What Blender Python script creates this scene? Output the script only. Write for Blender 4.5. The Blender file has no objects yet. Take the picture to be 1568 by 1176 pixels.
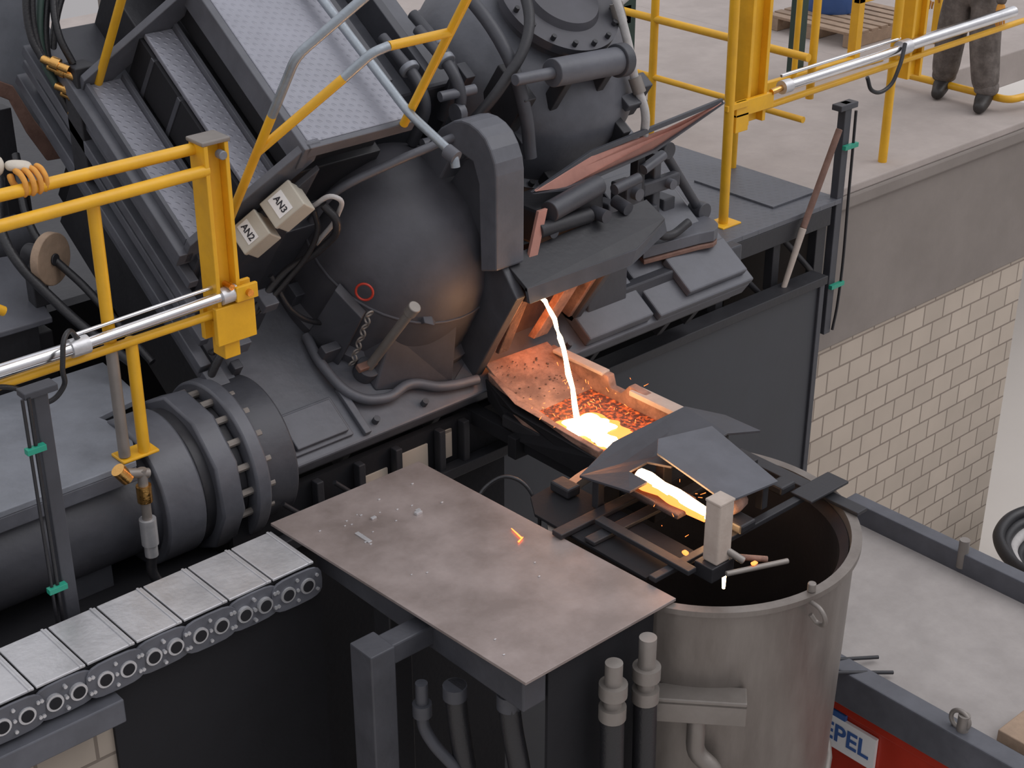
import bpy, bmesh, math, random
from mathutils import Vector, Matrix
random.seed(7)
D=bpy.data; SC=bpy.context.scene
V=Vector
# ------------------------------------------------------------------ materials
def newmat(name):
    m=D.materials.new(name); m.use_nodes=True
    nt=m.node_tree; b=nt.nodes['Principled BSDF']; return m,nt,b
def paint(name,col,rough=.45,metal=0.,dirt=.25,dcol=None,scale=6.,bump=.05,spec=.5,stretch=None):
    m,nt,b=newmat(name); N=nt.nodes; L=nt.links
    tc=N.new('ShaderNodeTexCoord'); src=tc.outputs['Object']
    if stretch:
        mp=N.new('ShaderNodeMapping'); mp.inputs['Scale'].default_value=stretch; L.new(src,mp.inputs['Vector']); src=mp.outputs[0]
    n1=N.new('ShaderNodeTexNoise'); n1.inputs['Scale'].default_value=scale; n1.inputs['Detail'].default_value=8; n1.inputs['Roughness'].default_value=.65
    L.new(src,n1.inputs['Vector'])
    r=N.new('ShaderNodeValToRGB'); L.new(n1.outputs['Fac'],r.inputs['Fac'])
    r.color_ramp.elements[0].position=.38; r.color_ramp.elements[1].position=.68
    dc=dcol or tuple(c*.45 for c in col)
    mix=tuple(c*(1-dirt)+d*dirt for c,d in zip(col,dc))
    r.color_ramp.elements[0].color=(*mix,1); r.color_ramp.elements[1].color=(*col,1)
    L.new(r.outputs['Color'],b.inputs['Base Color'])
    b.inputs['Metallic'].default_value=metal
    n2=N.new('ShaderNodeTexNoise'); n2.inputs['Scale'].default_value=scale*5; n2.inputs['Detail'].default_value=5
    L.new(tc.outputs['Object'],n2.inputs['Vector'])
    mr=N.new('ShaderNodeMapRange'); mr.inputs['To Min'].default_value=max(.05,rough-.12); mr.inputs['To Max'].default_value=min(1,rough+.15)
    L.new(n1.outputs['Fac'],mr.inputs['Value']); L.new(mr.outputs['Result'],b.inputs['Roughness'])
    bp=N.new('ShaderNodeBump'); bp.inputs['Strength'].default_value=bump*4; bp.inputs['Distance'].default_value=.01
    L.new(n2.outputs['Fac'],bp.inputs['Height']); L.new(bp.outputs['Normal'],b.inputs['Normal'])
    b.inputs['Specular IOR Level'].default_value=spec
    return m
def checker(name,col,k=75.):
    m=paint(name,col,.42,.25,.35,scale=3.); nt=m.node_tree;N=nt.nodes;L=nt.links;b=N['Principled BSDF']
    tc=N.new('ShaderNodeTexCoord'); s=N.new('ShaderNodeSeparateXYZ'); L.new(tc.outputs['Object'],s.inputs[0])
    def mth(op,a,bb=None):
        n=N.new('ShaderNodeMath'); n.operation=op
        for i,x in enumerate((a,bb)):
            if x is None: continue
            if isinstance(x,(int,float)): n.inputs[i].default_value=x
            else: L.new(x,n.inputs[i])
        return n.outputs[0]
    p=mth('ADD',s.outputs[0],s.outputs[1]); q=mth('SUBTRACT',s.outputs[0],s.outputs[1])
    a1=mth('MULTIPLY',mth('SINE',mth('MULTIPLY',p,k)),mth('SINE',mth('MULTIPLY',q,k*.5)))
    h=mth('MAXIMUM',a1,.4)
    bp=N.new('ShaderNodeBump'); bp.inputs['Strength'].default_value=.8; bp.inputs['Distance'].default_value=.005
    L.new(h,bp.inputs['Height']); L.new(bp.outputs['Normal'],b.inputs['Normal'])
    return m
def emis(name,col,st):
    m,nt,b=newmat(name); b.inputs['Base Color'].default_value=(.1,.02,.0,1)
    b.inputs['Emission Color'].default_value=(*col,1); b.inputs['Emission Strength'].default_value=st; return m
def brickmat(name,k=1.):
    m,nt,b=newmat(name);N=nt.nodes;L=nt.links
    tc=N.new('ShaderNodeTexCoord'); s=N.new('ShaderNodeSeparateXYZ'); L.new(tc.outputs['Object'],s.inputs[0])
    c=N.new('ShaderNodeCombineXYZ'); ad=N.new('ShaderNodeMath'); ad.operation='ADD'
    L.new(s.outputs[0],ad.inputs[0]);L.new(s.outputs[1],ad.inputs[1])
    L.new(ad.outputs[0],c.inputs[0]);L.new(s.outputs[2],c.inputs[1])
    br=N.new('ShaderNodeTexBrick'); L.new(c.outputs[0],br.inputs['Vector'])
    br.inputs['Scale'].default_value=1; br.inputs['Brick Width'].default_value=.26; br.inputs['Row Height'].default_value=.18
    br.inputs['Mortar Size'].default_value=.009; br.inputs['Mortar Smooth'].default_value=.4
    br.inputs['Color1'].default_value=(.56*k,.48*k,.40*k,1); br.inputs['Color2'].default_value=(.49*k,.42*k,.35*k,1); br.inputs['Mortar'].default_value=(.28*k,.23*k,.19*k,1)
    n=N.new('ShaderNodeTexNoise'); n.inputs['Scale'].default_value=3; n.inputs['Detail'].default_value=8; L.new(tc.outputs['Object'],n.inputs['Vector'])
    mx=N.new('ShaderNodeMixRGB'); mx.blend_type='MULTIPLY'; mx.inputs[0].default_value=.5
    L.new(br.outputs['Color'],mx.inputs[1])
    rr=N.new('ShaderNodeValToRGB'); L.new(n.outputs['Fac'],rr.inputs['Fac']); rr.color_ramp.elements[0].color=(.55,.55,.55,1); rr.color_ramp.elements[1].color=(1,1,1,1)
    L.new(rr.outputs['Color'],mx.inputs[2]); L.new(mx.outputs[0],b.inputs['Base Color'])
    b.inputs['Roughness'].default_value=.85
    bp=N.new('ShaderNodeBump'); bp.inputs['Strength'].default_value=.5; bp.inputs['Distance'].default_value=.01; bp.invert=True
    L.new(br.outputs['Fac'],bp.inputs['Height']); L.new(bp.outputs['Normal'],b.inputs['Normal'])
    return m
M={}
M['mach']=paint('machine_grey_paint',(.116,.120,.140),.46,.1,.5,scale=4)
M['dome']=paint('sooted_dome_paint',(.080,.079,.093),.54,.1,.55,scale=3)
M['mach2']=paint('machine_dark_paint',(.062,.064,.076),.48,.1,.4,scale=5)
M['panel']=paint('dark_panel_paint',(.050,.053,.062),.55,.05,.3,scale=1.5)
M['dark']=paint('dark_steel',(.030,.030,.035),.5,.15,.3,scale=6)
M['black']=paint('plain_fill_black',(.013,.013,.016),.75,0,.3,scale=6,spec=.3)  # plain black for dark parts and for sheets that blacken pit and recesses
M['rubber']=paint('black_rubber',(.018,.018,.021),.4,0,.2,scale=20)
M['lightg']=paint('light_grey_paint',(.25,.265,.30),.42,.2,.45,scale=4)
M['check']=checker('checker_plate_steel',(.28,.285,.33),115)
M['checkd']=checker('checker_plate_dark',(.13,.135,.155),80)
M['yellow']=paint('yellow_safety_paint',(.82,.44,.016),.40,0,.3,(.40,.19,.02),5)
M['chrome']=paint('chrome_tube',(.78,.78,.80),.2,1,.2,scale=4,bump=.01)
M['alu']=paint('brushed_aluminium',(.64,.64,.66),.38,.6,.25,scale=8)
M['steelp']=paint('worn_steel_plate',(.36,.305,.29),.38,.3,.7,(.17,.135,.12),2.6,.03)
M['steel']=paint('weathered_steel',(.28,.255,.235),.45,.4,.45,(.13,.11,.095),3)
M['lsteel']=paint('ladle_shell_steel',(.245,.22,.20),.42,.45,.6,(.12,.10,.088),4,.03,stretch=(1.6,1.6,.35))
M['galv']=paint('galvanised_pipe',(.36,.40,.44),.35,.6,.3,scale=10)
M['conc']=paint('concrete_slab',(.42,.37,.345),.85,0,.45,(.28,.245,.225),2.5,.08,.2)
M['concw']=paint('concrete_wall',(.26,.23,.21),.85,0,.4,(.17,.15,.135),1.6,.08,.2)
M['floor']=paint('hall_floor_concrete',(.62,.58,.54),.8,0,.2,(.5,.46,.42),.8,.03,.2)
M['cartf']=paint('dusty_concrete_bed',(.39,.36,.345),.8,0,.5,(.24,.22,.21),3,.08,.2)
M['brick']=brickmat('sand_lime_brick')
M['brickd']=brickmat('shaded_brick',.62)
M['red']=paint('red_paint',(.45,.03,.012),.4,0,.3,scale=3)
M['rust']=paint('rusty_brown',(.24,.14,.11),.7,.2,.5,(.08,.04,.03),12)
M['pink']=paint('heat_scaled_shield',(.44,.21,.165),.6,.1,.4,(.24,.11,.09),6)
M['brass']=paint('brass_fitting',(.75,.42,.13),.25,1,.2,scale=12)
M['beige']=paint('beige_enclosure',(.50,.47,.40),.5,0,.15,scale=5)
M['white']=paint('white_label',(.8,.8,.8),.5,0,.05,scale=5)
M['ink']=paint('label_ink',(.02,.02,.03),.6,0,.05)
M['firebrick']=paint('refractory_brick',(.47,.40,.35),.8,0,.35,(.28,.22,.18),9)
M['refr']=paint('refractory_lining',(.38,.225,.17),.85,0,.75,(.10,.06,.05),9,.15)
M['refrd']=paint('sooted_refractory',(.12,.075,.062),.85,0,.6,(.04,.025,.022),10,.15)
M['green']=paint('green_clip',(.02,.30,.20),.4,0,.1)
M['greend']=paint('dark_green_paint',(.03,.06,.05),.5,0,.3)
M['wood']=paint('pallet_wood',(.38,.27,.19),.8,0,.4,scale=12)
M['blue']=paint('blue_plastic',(.05,.12,.34),.4,0,.1)
M['hosew']=paint('white_braided_hose',(.50,.48,.47),.6,0,.3,scale=20)
M['cloth']=paint('drab_workwear',(.21,.185,.17),.95,0,.7,(.07,.06,.055),11,.1,.1)
M['boot']=paint('boot_leather',(.03,.026,.024),.5,0,.3,scale=15)
M['skin']=paint('skin',(.55,.32,.23),.5,0,.1)
M['glovey']=paint('yellow_work_glove',(.72,.33,.06),.8,0,.3,scale=15)
M['glovew']=paint('pale_glove_cuff',(.62,.56,.48),.85,0,.3,scale=15)
M['metal_hot']=emis('molten_metal',(1.0,.58,.26),24)
M['metal_skin']=emis('cooling_metal_edge',(1.0,.22,.045),3.0)
M['spark']=emis('spark_glow',(1.0,.16,.03),5)
def hotbed():
    m,nt,b=newmat('glowing_slag_bed');N=nt.nodes;L=nt.links
    tc=N.new('ShaderNodeTexCoord'); n=N.new('ShaderNodeTexNoise'); n.inputs['Scale'].default_value=42; n.inputs['Detail'].default_value=6
    L.new(tc.outputs['Object'],n.inputs['Vector'])
    r=N.new('ShaderNodeValToRGB'); L.new(n.outputs['Fac'],r.inputs['Fac'])
    e=r.color_ramp.elements; e[0].position=.46; e[0].color=(.03,.0015,.0,1); e[1].position=.72; e[1].color=(1,.13,.015,1)
    b.inputs['Base Color'].default_value=(.09,.045,.035,1); b.inputs['Roughness'].default_value=.8
    L.new(r.outputs['Color'],b.inputs['Emission Color']); b.inputs['Emission Strength'].default_value=1.4
    return m
M['bed']=hotbed()
# ------------------------------------------------------------------ mesh helpers
def empty(name,loc=(0,0,0),rot=(0,0,0),parent=None):
    e=D.objects.new(name,None); SC.collection.objects.link(e); e.location=loc; e.rotation_euler=rot; e.parent=parent; return e
def mk(name,bm,mat,parent=None,smooth=False,bevel=0,seg=2):
    me=D.meshes.new(name); bmesh.ops.recalc_face_normals(bm,faces=bm.faces); bm.to_mesh(me); bm.free()
    if isinstance(mat,str): mat=M[mat]
    me.materials.append(mat)
    if smooth:
        for p in me.polygons: p.use_smooth=True
    o=D.objects.new(name,me); SC.collection.objects.link(o); o.parent=parent
    if bevel:
        b=o.modifiers.new('bevel','BEVEL'); b.width=bevel; b.segments=seg; b.limit_method='ANGLE'; b.angle_limit=math.radians(40)
    return o
def autosmooth(o,ang=40):
    me=o.data
    bm=bmesh.new(); bm.from_mesh(me)
    for f in bm.faces: f.smooth=True
    for e in bm.edges:
        if len(e.link_faces)==2 and e.calc_face_angle(0)>math.radians(ang): e.smooth=False
    bm.to_mesh(me); bm.free(); return o
def abox(bm,lo,hi):
    vs=[bm.verts.new((x,y,z)) for x in(lo[0],hi[0]) for y in(lo[1],hi[1]) for z in(lo[2],hi[2])]
    for f in((0,1,3,2),(4,6,7,5),(0,4,5,1),(2,3,7,6),(0,2,6,4),(1,5,7,3)): bm.faces.new([vs[i] for i in f])
def box(name,lo,hi,mat,parent=None,bevel=.006):
    bm=bmesh.new(); abox(bm,lo,hi); return mk(name,bm,mat,parent,bevel=bevel)
def boxes(name,lst,mat,parent=None,bevel=.005):
    bm=bmesh.new()
    for lo,hi in lst: abox(bm,lo,hi)
    return mk(name,bm,mat,parent,bevel=bevel)
def aprism(bm,pts,vec):
    a=[bm.verts.new(p) for p in pts]; b=[bm.verts.new(V(p)+V(vec)) for p in pts]
    bm.faces.new(a); bm.faces.new(b[::-1]); n=len(a)
    for i in range(n): bm.faces.new((a[i],a[(i+1)%n],b[(i+1)%n],b[i]))
def prism(name,pts,vec,mat,parent=None,bevel=.005):
    bm=bmesh.new(); aprism(bm,pts,vec); return mk(name,bm,mat,parent,bevel=bevel)
def acyl(bm,p1,p2,r1,r2=None,seg=24,cap=True):
    p1=V(p1);p2=V(p2); r2=r1 if r2 is None else r2
    d=(p2-p1).normalized(); a=d.orthogonal().normalized(); b=d.cross(a)
    A=[];B=[]
    for i in range(seg):
        t=2*math.pi*i/seg; o=a*math.cos(t)+b*math.sin(t)
        A.append(bm.verts.new(p1+o*r1)); B.append(bm.verts.new(p2+o*r2))
    for i in range(seg): bm.faces.new((A[i],A[(i+1)%seg],B[(i+1)%seg],B[i]))
    if cap: bm.faces.new(A[::-1]); bm.faces.new(B)
def cyl(name,p1,p2,r,mat,parent=None,r2=None,seg=32,bevel=.004):
    bm=bmesh.new(); acyl(bm,p1,p2,r,r2,seg); o=mk(name,bm,mat,parent); autosmooth(o)
    if bevel:
        m=o.modifiers.new('b','BEVEL'); m.width=bevel; m.segments=2; m.limit_method='ANGLE'; m.angle_limit=math.radians(50)
    return o
def cyls(name,lst,mat,parent=None,seg=16):
    bm=bmesh.new()
    for c in lst: acyl(bm,c[0],c[1],c[2],seg=seg)
    return autosmooth(mk(name,bm,mat,parent))
def tomesh(o,name,parent):
    dg=bpy.context.evaluated_depsgraph_get(); me=D.meshes.new_from_object(o.evaluated_get(dg)); me.name=name
    mw=o.matrix_basis.copy(); D.objects.remove(o); o=D.objects.new(name,me); SC.collection.objects.link(o); o.parent=parent; o.matrix_basis=mw
    return o
def tube(name,pts,r,mat,parent=None,smooth=True,res=10):
    cu=D.curves.new(name,'CURVE'); cu.dimensions='3D'; cu.bevel_depth=r; cu.bevel_resolution=4; cu.use_fill_caps=True
    if smooth:
        s=cu.splines.new('BEZIER'); s.bezier_points.add(len(pts)-1)
        for bp,p in zip(s.bezier_points,pts): bp.co=p; bp.handle_left_type=bp.handle_right_type='AUTO'
        cu.resolution_u=res
    else:
        out=[V(pts[0])]
        for i in range(1,len(pts)-1):
            a,b,c=V(pts[i-1]),V(pts[i]),V(pts[i+1]); k=min(r*2.6,(b-a).length*.45,(c-b).length*.45)
            s0=b+(a-b).normalized()*k; s1=b+(c-b).normalized()*k
            for t in (0,.25,.5,.75,1): out.append(s0.lerp(b,t).lerp(b.lerp(s1,t),t))
        out.append(V(pts[-1]))
        s=cu.splines.new('POLY'); s.points.add(len(out)-1)
        for bp,p in zip(s.points,out): bp.co=(*p,1)
    cu.materials.append(M[mat])
    o=D.objects.new(name,cu); SC.collection.objects.link(o)
    o=tomesh(o,name,parent)
    for p in o.data.polygons: p.use_smooth=True
    return o
def text(name,body,size,loc,rot,mat,parent):
    cu=D.curves.new(name,'FONT'); cu.body=body; cu.size=size; cu.align_x='CENTER'; cu.align_y='CENTER'; cu.extrude=.0008; cu.offset=size*.02
    cu.materials.append(M[mat]); o=D.objects.new(name,cu); SC.collection.objects.link(o); o.location=loc
    o.rotation_euler=rot; o=tomesh(o,name,parent); return o
def lathe(name,prof,c,mat,parent=None,axis=(0,0,1),seg=64,closed=False):
    ax=V(axis).normalized(); a=ax.orthogonal().normalized(); b=ax.cross(a); c=V(c); bm=bmesh.new(); rings=[]
    for r,h in prof:
        if r<1e-5: rings.append([bm.verts.new(c+ax*h)])
        else: rings.append([bm.verts.new(c+ax*h+(a*math.cos(2*math.pi*i/seg)+b*math.sin(2*math.pi*i/seg))*r) for i in range(seg)])
    prs=list(zip(rings,rings[1:]))
    if closed: prs.append((rings[-1],rings[0]))
    for R0,R1 in prs:
        for i in range(seg):
            j=(i+1)%seg
            if len(R0)==1: bm.faces.new((R0[0],R1[i],R1[j]))
            elif len(R1)==1: bm.faces.new((R0[i],R0[j],R1[0]))
            else: bm.faces.new((R0[i],R0[j],R1[j],R1[i]))
    return autosmooth(mk(name,bm,mat,parent),35)
def torus(name,c,R,r,mat,parent=None,axis=(0,0,1)):
    prof=[(R+r*math.cos(t),r*math.sin(t)) for t in [2*math.pi*i/12 for i in range(12)]]
    return lathe(name,prof,c,mat,parent,axis,40,True)
def skin(name,verts,edges,rad,mat,parent=None,sub=2,root=0):
    me=D.meshes.new(name); me.from_pydata([V(v) for v in verts],edges,[]); o=D.objects.new(name,me); SC.collection.objects.link(o); o.parent=parent
    me.materials.append(M[mat])
    s=o.modifiers.new('skin','SKIN'); s.use_smooth_shade=True
    for i,r in enumerate(rad):
        sv=me.skin_vertices[0].data[i]; rr=r if isinstance(r,tuple) else (r,r); sv.radius=rr; sv.use_root=(i==root)
    u=o.modifiers.new('sub','SUBSURF'); u.levels=sub; u.render_levels=sub
    return o
# ------------------------------------------------------------------ camera
cam=D.cameras.new('camera'); co=D.objects.new('camera',cam); SC.collection.objects.link(co)
co.location=(0,0,3.75); co.rotation_euler=(math.radians(90-27),0,math.radians(48-90))
cam.sensor_width=36; cam.lens=36*2440/1568; cam.clip_end=200; SC.camera=co
# ------------------------------------------------------------------ light
w=D.worlds.new('world'); SC.world=w; w.use_nodes=True; N=w.node_tree.nodes; L=w.node_tree.links
bg=N['Background']; tc=N.new('ShaderNodeTexCoord'); sx=N.new('ShaderNodeSeparateXYZ'); L.new(tc.outputs['Generated'],sx.inputs[0])
rp=N.new('ShaderNodeValToRGB'); L.new(sx.outputs[2],rp.inputs['Fac'])
rp.color_ramp.elements[0].position=0; rp.color_ramp.elements[0].color=(.42,.405,.415,1)
rp.color_ramp.elements[1].position=.75; rp.color_ramp.elements[1].color=(.98,.985,1.04,1)
L.new(rp.outputs['Color'],bg.inputs['Color']); bg.inputs['Strength'].default_value=.95
def sun(name,rot,e,ang,col=(1,1,1)):
    l=D.lights.new(name,'SUN'); l.energy=e; l.angle=math.radians(ang); l.color=col; o=D.objects.new(name,l); SC.collection.objects.link(o); o.rotation_euler=[math.radians(a) for a in rot]; return o
sun('roof_daylight',(38,18,30),.9,45,(1,.975,.96))
def pl(name,loc,e,col,r=.05):
    l=D.lights.new(name,'POINT'); l.energy=e; l.color=col; l.shadow_soft_size=r; o=D.objects.new(name,l); SC.collection.objects.link(o); o.location=loc
pl('melt_glow_spout',(5.04,5.46,.34),3.4,(1,.26,.06),.08)
pl('melt_glow_launder',(4.9,4.9,.26),2.8,(1,.30,.09),.06)
pl('melt_glow_ladle',(4.47,3.9,.27),.9,(1,.30,.08),.04)
SC.view_settings.view_transform='Standard'; SC.view_settings.exposure=0.0

# ------------------------------------------------------------------ architecture
box('floor',(-6,-6,-4.3),(26,16,-4.2),'floor',bevel=0)
wall=empty('wall_pit_right')
box('brickwork',(8.3,6.17,-4.2),(11.2,7.4,-1.22),'brick',wall,0)
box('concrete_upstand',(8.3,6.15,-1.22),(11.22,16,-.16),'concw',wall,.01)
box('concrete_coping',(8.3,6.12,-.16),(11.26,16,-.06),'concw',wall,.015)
box('brick_return',(8.3,7.4,-4.2),(11.2,16,-1.22),'brick',wall,0)
gr=empty('floor_gallery')
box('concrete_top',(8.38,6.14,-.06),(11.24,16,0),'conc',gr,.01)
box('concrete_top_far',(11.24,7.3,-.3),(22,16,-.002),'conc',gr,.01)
dk=empty('steel_deck')
box('deck_plate',(6.95,6.02,-.03),(8.4,7.9,0.005),'checkd',dk,.004)
boxes('deck_beams',[((6.95,6.02,-.16),(8.3,6.1,-.03)),((7.2,6.05,-.5),(7.27,6.12,-.1)),((7.75,6.05,-.5),(7.82,6.12,-.1)),((8.2,6.05,-.9),(8.3,6.12,-.1)),((6.95,6.6,-.5),(8.3,6.7,-.03))],'dark',dk)
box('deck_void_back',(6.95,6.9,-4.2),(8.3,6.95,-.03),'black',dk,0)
for i,x in enumerate((7.25,7.8)):
    tube('brace_%d'%i,[(x,6.07,-.1),(x+.4,6.07,-.48)],.02,'dark',dk,False)
boxes('deck_joint_plates',[((7.9,6.2,.005),(8.35,6.9,.02)),((7.1,6.9,.005),(7.6,7.6,.018))],'checkd',dk,.002)
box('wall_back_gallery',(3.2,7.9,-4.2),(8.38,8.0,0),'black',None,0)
box('floor_left_gallery',(-4,6.6,-.3),(3.2,14,-.02),'dark',None,0)
box('floor_rear_gallery',(3.2,8.0,-.3),(6.6,14,-.02),'dark',None,0)
box('floor_rear_gallery_concrete',(6.6,8.0,-.3),(8.38,14,-.02),'conc',None,0)
pn=empty('wall_pit_panel')
box('panel_sheet',(4.95,5.92,-4.2),(8.12,6.0,-.46),'panel',pn,.004)
boxes('panel_top_rail',[((4.95,5.88,-.5),(8.14,6.02,-.44))],'dark',pn)
boxes('panel_stiffener',[((8.09,5.90,-4.2),(8.14,6.02,-.5))],'mach2',pn)
bk_=empty('wall_pit_rear')
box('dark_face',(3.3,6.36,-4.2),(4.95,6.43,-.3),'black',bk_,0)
lw=empty('wall_pit_left')
box('brickwork',(-.5,4.88,-4.2),(2.22,5.1,-.33),'brickd',lw,0)
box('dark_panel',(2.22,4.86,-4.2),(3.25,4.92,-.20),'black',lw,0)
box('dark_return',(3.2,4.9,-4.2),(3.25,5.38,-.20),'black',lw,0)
box('steel_channel',(-.5,4.74,-.30),(2.22,4.86,-.19),'mach',lw)
pr=empty('wall_pit_recess')
box('recess_face',(3.25,5.56,-4.2),(4.95,5.60,-.13),'black',pr,0)  # black sheet painting in the darkness of the pit below the furnace
boxes('recess_brick_band',[((4.02,5.55,-.34),(4.16,5.562,-.24)),((4.24,5.55,-.34),(4.42,5.562,-.20)),((4.52,5.55,-.33),(4.58,5.562,-.17))],'brick',pr,0)
boxes('recess_posts',[((x,5.50,-.40),(x+.04,5.55,-.13)) for x in (3.7,3.95,4.18,4.46,4.62)]+[((3.3,5.48,-.42),(4.95,5.55,-.36))],'dark',pr)
for i,x in enumerate((3.5,3.8)): tube('recess_brace_%d'%i,[(x,5.50,-.16),(x+.2,5.50,-.36)],.012,'dark',pr,False)
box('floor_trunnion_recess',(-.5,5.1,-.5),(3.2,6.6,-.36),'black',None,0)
RB=empty('concrete_rubble')
bm=bmesh.new()
for _ in range(26):
    x=2.25+random.random()*.42; y=5.28+random.random()*.16; s=.02+random.random()*.05
    m=Matrix.Translation((x,y,-.35))@Matrix.Rotation(random.random()*3,4,'Z')@Matrix.Diagonal((s*1.4,s,s*.35,1)); bmesh.ops.create_icosphere(bm,subdivisions=1,radius=1,matrix=m)
mk('rubble',bm,'conc',RB)

# ------------------------------------------------------------------ tilting furnace (local frame: x, y' up the deck, z' deck normal)
TF=empty('tilting_furnace',(0,5.5,0),(math.radians(35),0,0))
prism('base_slab',[(3.47,0,-.1),(6.85,0,-.1),(6.85,2.3,-.1),(3.45,2.3,-.1),(3.45,.04,-.1)],(0,0,.1),'mach',TF,.012)
box('slab_under_lip',(3.5,.02,-.16),(6.8,2.2,-.1),'dark',TF)
boxes('cradle_ribs',[((x,.12,-.55),(x+.05,2.0,-.16)) for x in (3.5,4.1,4.7,5.3,5.9,6.5,6.75)],'dark',TF)
box('cradle_tank',(3.6,.35,-.6),(6.7,2.2,-.2),'black',TF)
boxes('hatch_frame',[((3.60,.045,0),(3.95,.275,.02)),((3.625,.065,.02),(3.925,.255,.045))],'mach',TF,.006)
boxes('hatch_strip',[((3.5,.30,0),(3.56,1.0,.03)),((4.0,.02,0),(4.04,.30,.03))],'mach',TF)
boxes('side_beams',[((3.40,.62,.02),(3.46,2.5,.08)),((3.42,.70,.13),(3.47,2.5,.18)),((3.40,.82,.23),(3.46,2.5,.29)),((3.42,.9,.33),(3.47,2.5,.38)),((3.38,.98,.42),(3.46,2.5,.50))],'mach',TF)
box('stair_body',(3.47,.95,0),(4.5,2.4,.48),'mach2',TF)
box('stair_body_2',(3.70,1.08,.45),(4.5,2.4,.76),'dark',TF)
box('stair_body_3',(3.93,1.12,.7),(4.48,2.5,1.05),'dark',TF)
box('tread_low',(3.44,1.03,.50),(3.62,2.0,.53),'check',TF)
box('tread_high',(3.68,1.03,.79),(3.83,2.0,.82),'check',TF)
box('deck_plate',(3.90,1.0,1.075),(4.5,2.7,1.1),'check',TF)
boxes('deck_edge_angle',[((3.88,.97,1.03),(4.5,1.0,1.10)),((3.86,.97,.96),(3.90,2.7,1.1))],'mach',TF)
boxes('riser_shadow_plates',[((3.66,1.05,.55),(3.68,2.0,.79)),((3.88,1.05,.84),(3.90,2.6,1.04))],'black',TF,.0)
boxes('tread_edge_angles',[((3.62,1.03,.50),(3.64,2.0,.56)),((3.83,1.03,.79),(3.85,2.0,.85)),((3.43,1.03,.50),(3.45,2.0,.545))],'mach',TF,.002)
boxes('riser_stiffeners',[((3.655,y,.53),(3.685,y+.03,.79)) for y in (1.3,1.6,1.85)],'mach2',TF,.003)
for i,y in enumerate((.98,2.0)):
    prism('stringer_%d'%i,[(3.42,y,.43),(3.50,y,.43),(3.96,y,.98),(3.96,y,1.10),(3.88,y,1.10),(3.42,y,.56)],(0,.04,0),'mach',TF,.004)
prism('side_gusset',[(3.5,.93,.0),(3.9,.93,.0),(3.96,.93,.98),(3.5,.93,.44)],(0,.03,0),'mach2',TF,.004)
RR=.021
tube('rail_post_low',[(3.58,.97,.66),(3.58,.97,1.42)],RR,'yellow',TF,False)
tube('rail_top_grey',[(3.58,.97,1.42),(3.58,.97,1.78),(3.98,.97,2.25)],RR,'galv',TF,False)
tube('rail_top',[(3.98,.97,2.25),(4.42,.97,2.25),(4.42,.97,1.1)],RR,'yellow',TF,False)
tube('rail_mid_slope',[(3.58,.97,1.18),(3.9,.97,1.56)],RR,'yellow',TF,False)
tube('rail_mid_grey',[(3.9,.97,1.56),(4.0,.97,1.69),(4.08,.97,1.71)],RR*1.02,'galv',TF,False)
tube('rail_mid',[(4.08,.97,1.71),(4.42,.97,1.71)],RR,'yellow',TF,False)
tube('rail_post_upper',[(3.5,2.0,.53),(3.5,2.0,1.7),(3.9,2.0,2.2)],RR,'yellow',TF,False)
# main dome (tapping chamber)
DC=(4.62,.80,0)
prof=[(.60,0),(.60,.05),(.55,.07),(.545,.2),(.53,.34),(.49,.48),(.42,.60),(.32,.69),(.2,.745),(.09,.76),(0,.765)]
lathe('dome_shell',prof,DC,'dome',TF,seg=96)
torus('dome_seam',(4.62,.80,.36),.525,.008,'dome',TF)
prism('dome_skirt',[(4.2,.22,0),(4.62,.10,0),(4.80,.2,0),(4.80,.34,0),(4.70,.36,.34),(4.62,.30,.34),(4.30,.38,.25)],(0,.25,0),'dome',TF,.01)
prism('dome_lifting_lug',[(4.40,.34,.32),(4.48,.32,.32),(4.48,.29,.36),(4.44,.27,.39),(4.40,.30,.39)],(.02,.08,.02),'dome',TF,.004)
prism('dome_side_bracket',[(4.02,.62,.0),(4.10,.42,.0),(4.14,.46,.34),(4.06,.62,.40)],(.05,.03,0),'mach2',TF,.005)
boxes('dome_clamps',[((4.28,.33,.06),(4.34,.39,.14)),((4.1,.5,.06),(4.16,.56,.15)),((4.02,.78,.06),(4.08,.86,.15)),((4.5,.24,.06),(4.56,.3,.13))],'mach2',TF)
tube('slab_weld_tube',[(4.02,.62,.03),(4.0,.42,.04),(4.06,.22,.04),(4.2,.15,.04),(4.38,.17,.04),(4.52,.10,.04),(4.74,.06,.04)],.026,'mach',TF)
torus('red_ring',(4.155,.53,.46),.042,.006,'red',TF,(-.75,-.5,.35))
tube('dome_handrail',[(4.12,.98,.45),(4.12,.95,.70),(4.2,.93,.80),(4.45,.90,.93),(4.85,.88,1.05)],.022,'mach',TF,False)
tube('drain_pipe',[(4.4,1.9,1.16),(4.4,.95,1.2),(4.42,.64,1.26),(4.42,.60,1.22)],.022,'galv',TF,False)
cyls('drain_pipe_end',[((4.41,.68,1.25),(4.42,.62,1.262),.034)],'mach',TF)
tube('lock_rod',[(4.20,.33,.0),(4.24,.30,.58)],.024,'steel',TF,False)
cyl('rod_head',(4.238,.302,.55),(4.243,.298,.61),.032,'steel',TF)
cyl('rod_collar',(4.20,.33,0),(4.203,.328,.07),.06,'mach2',TF)
boxes('rod_cross_clip',[((4.13,.31,.07),(4.27,.35,.10))],'rust',TF)
for i in range(9):
    torus('chain_link_%d'%i,(4.14-.004*i,.38+.004*i,.06+.05*i),.018,.005,'steel',TF,(1,0,0) if i%2 else (0,1,0))
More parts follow.
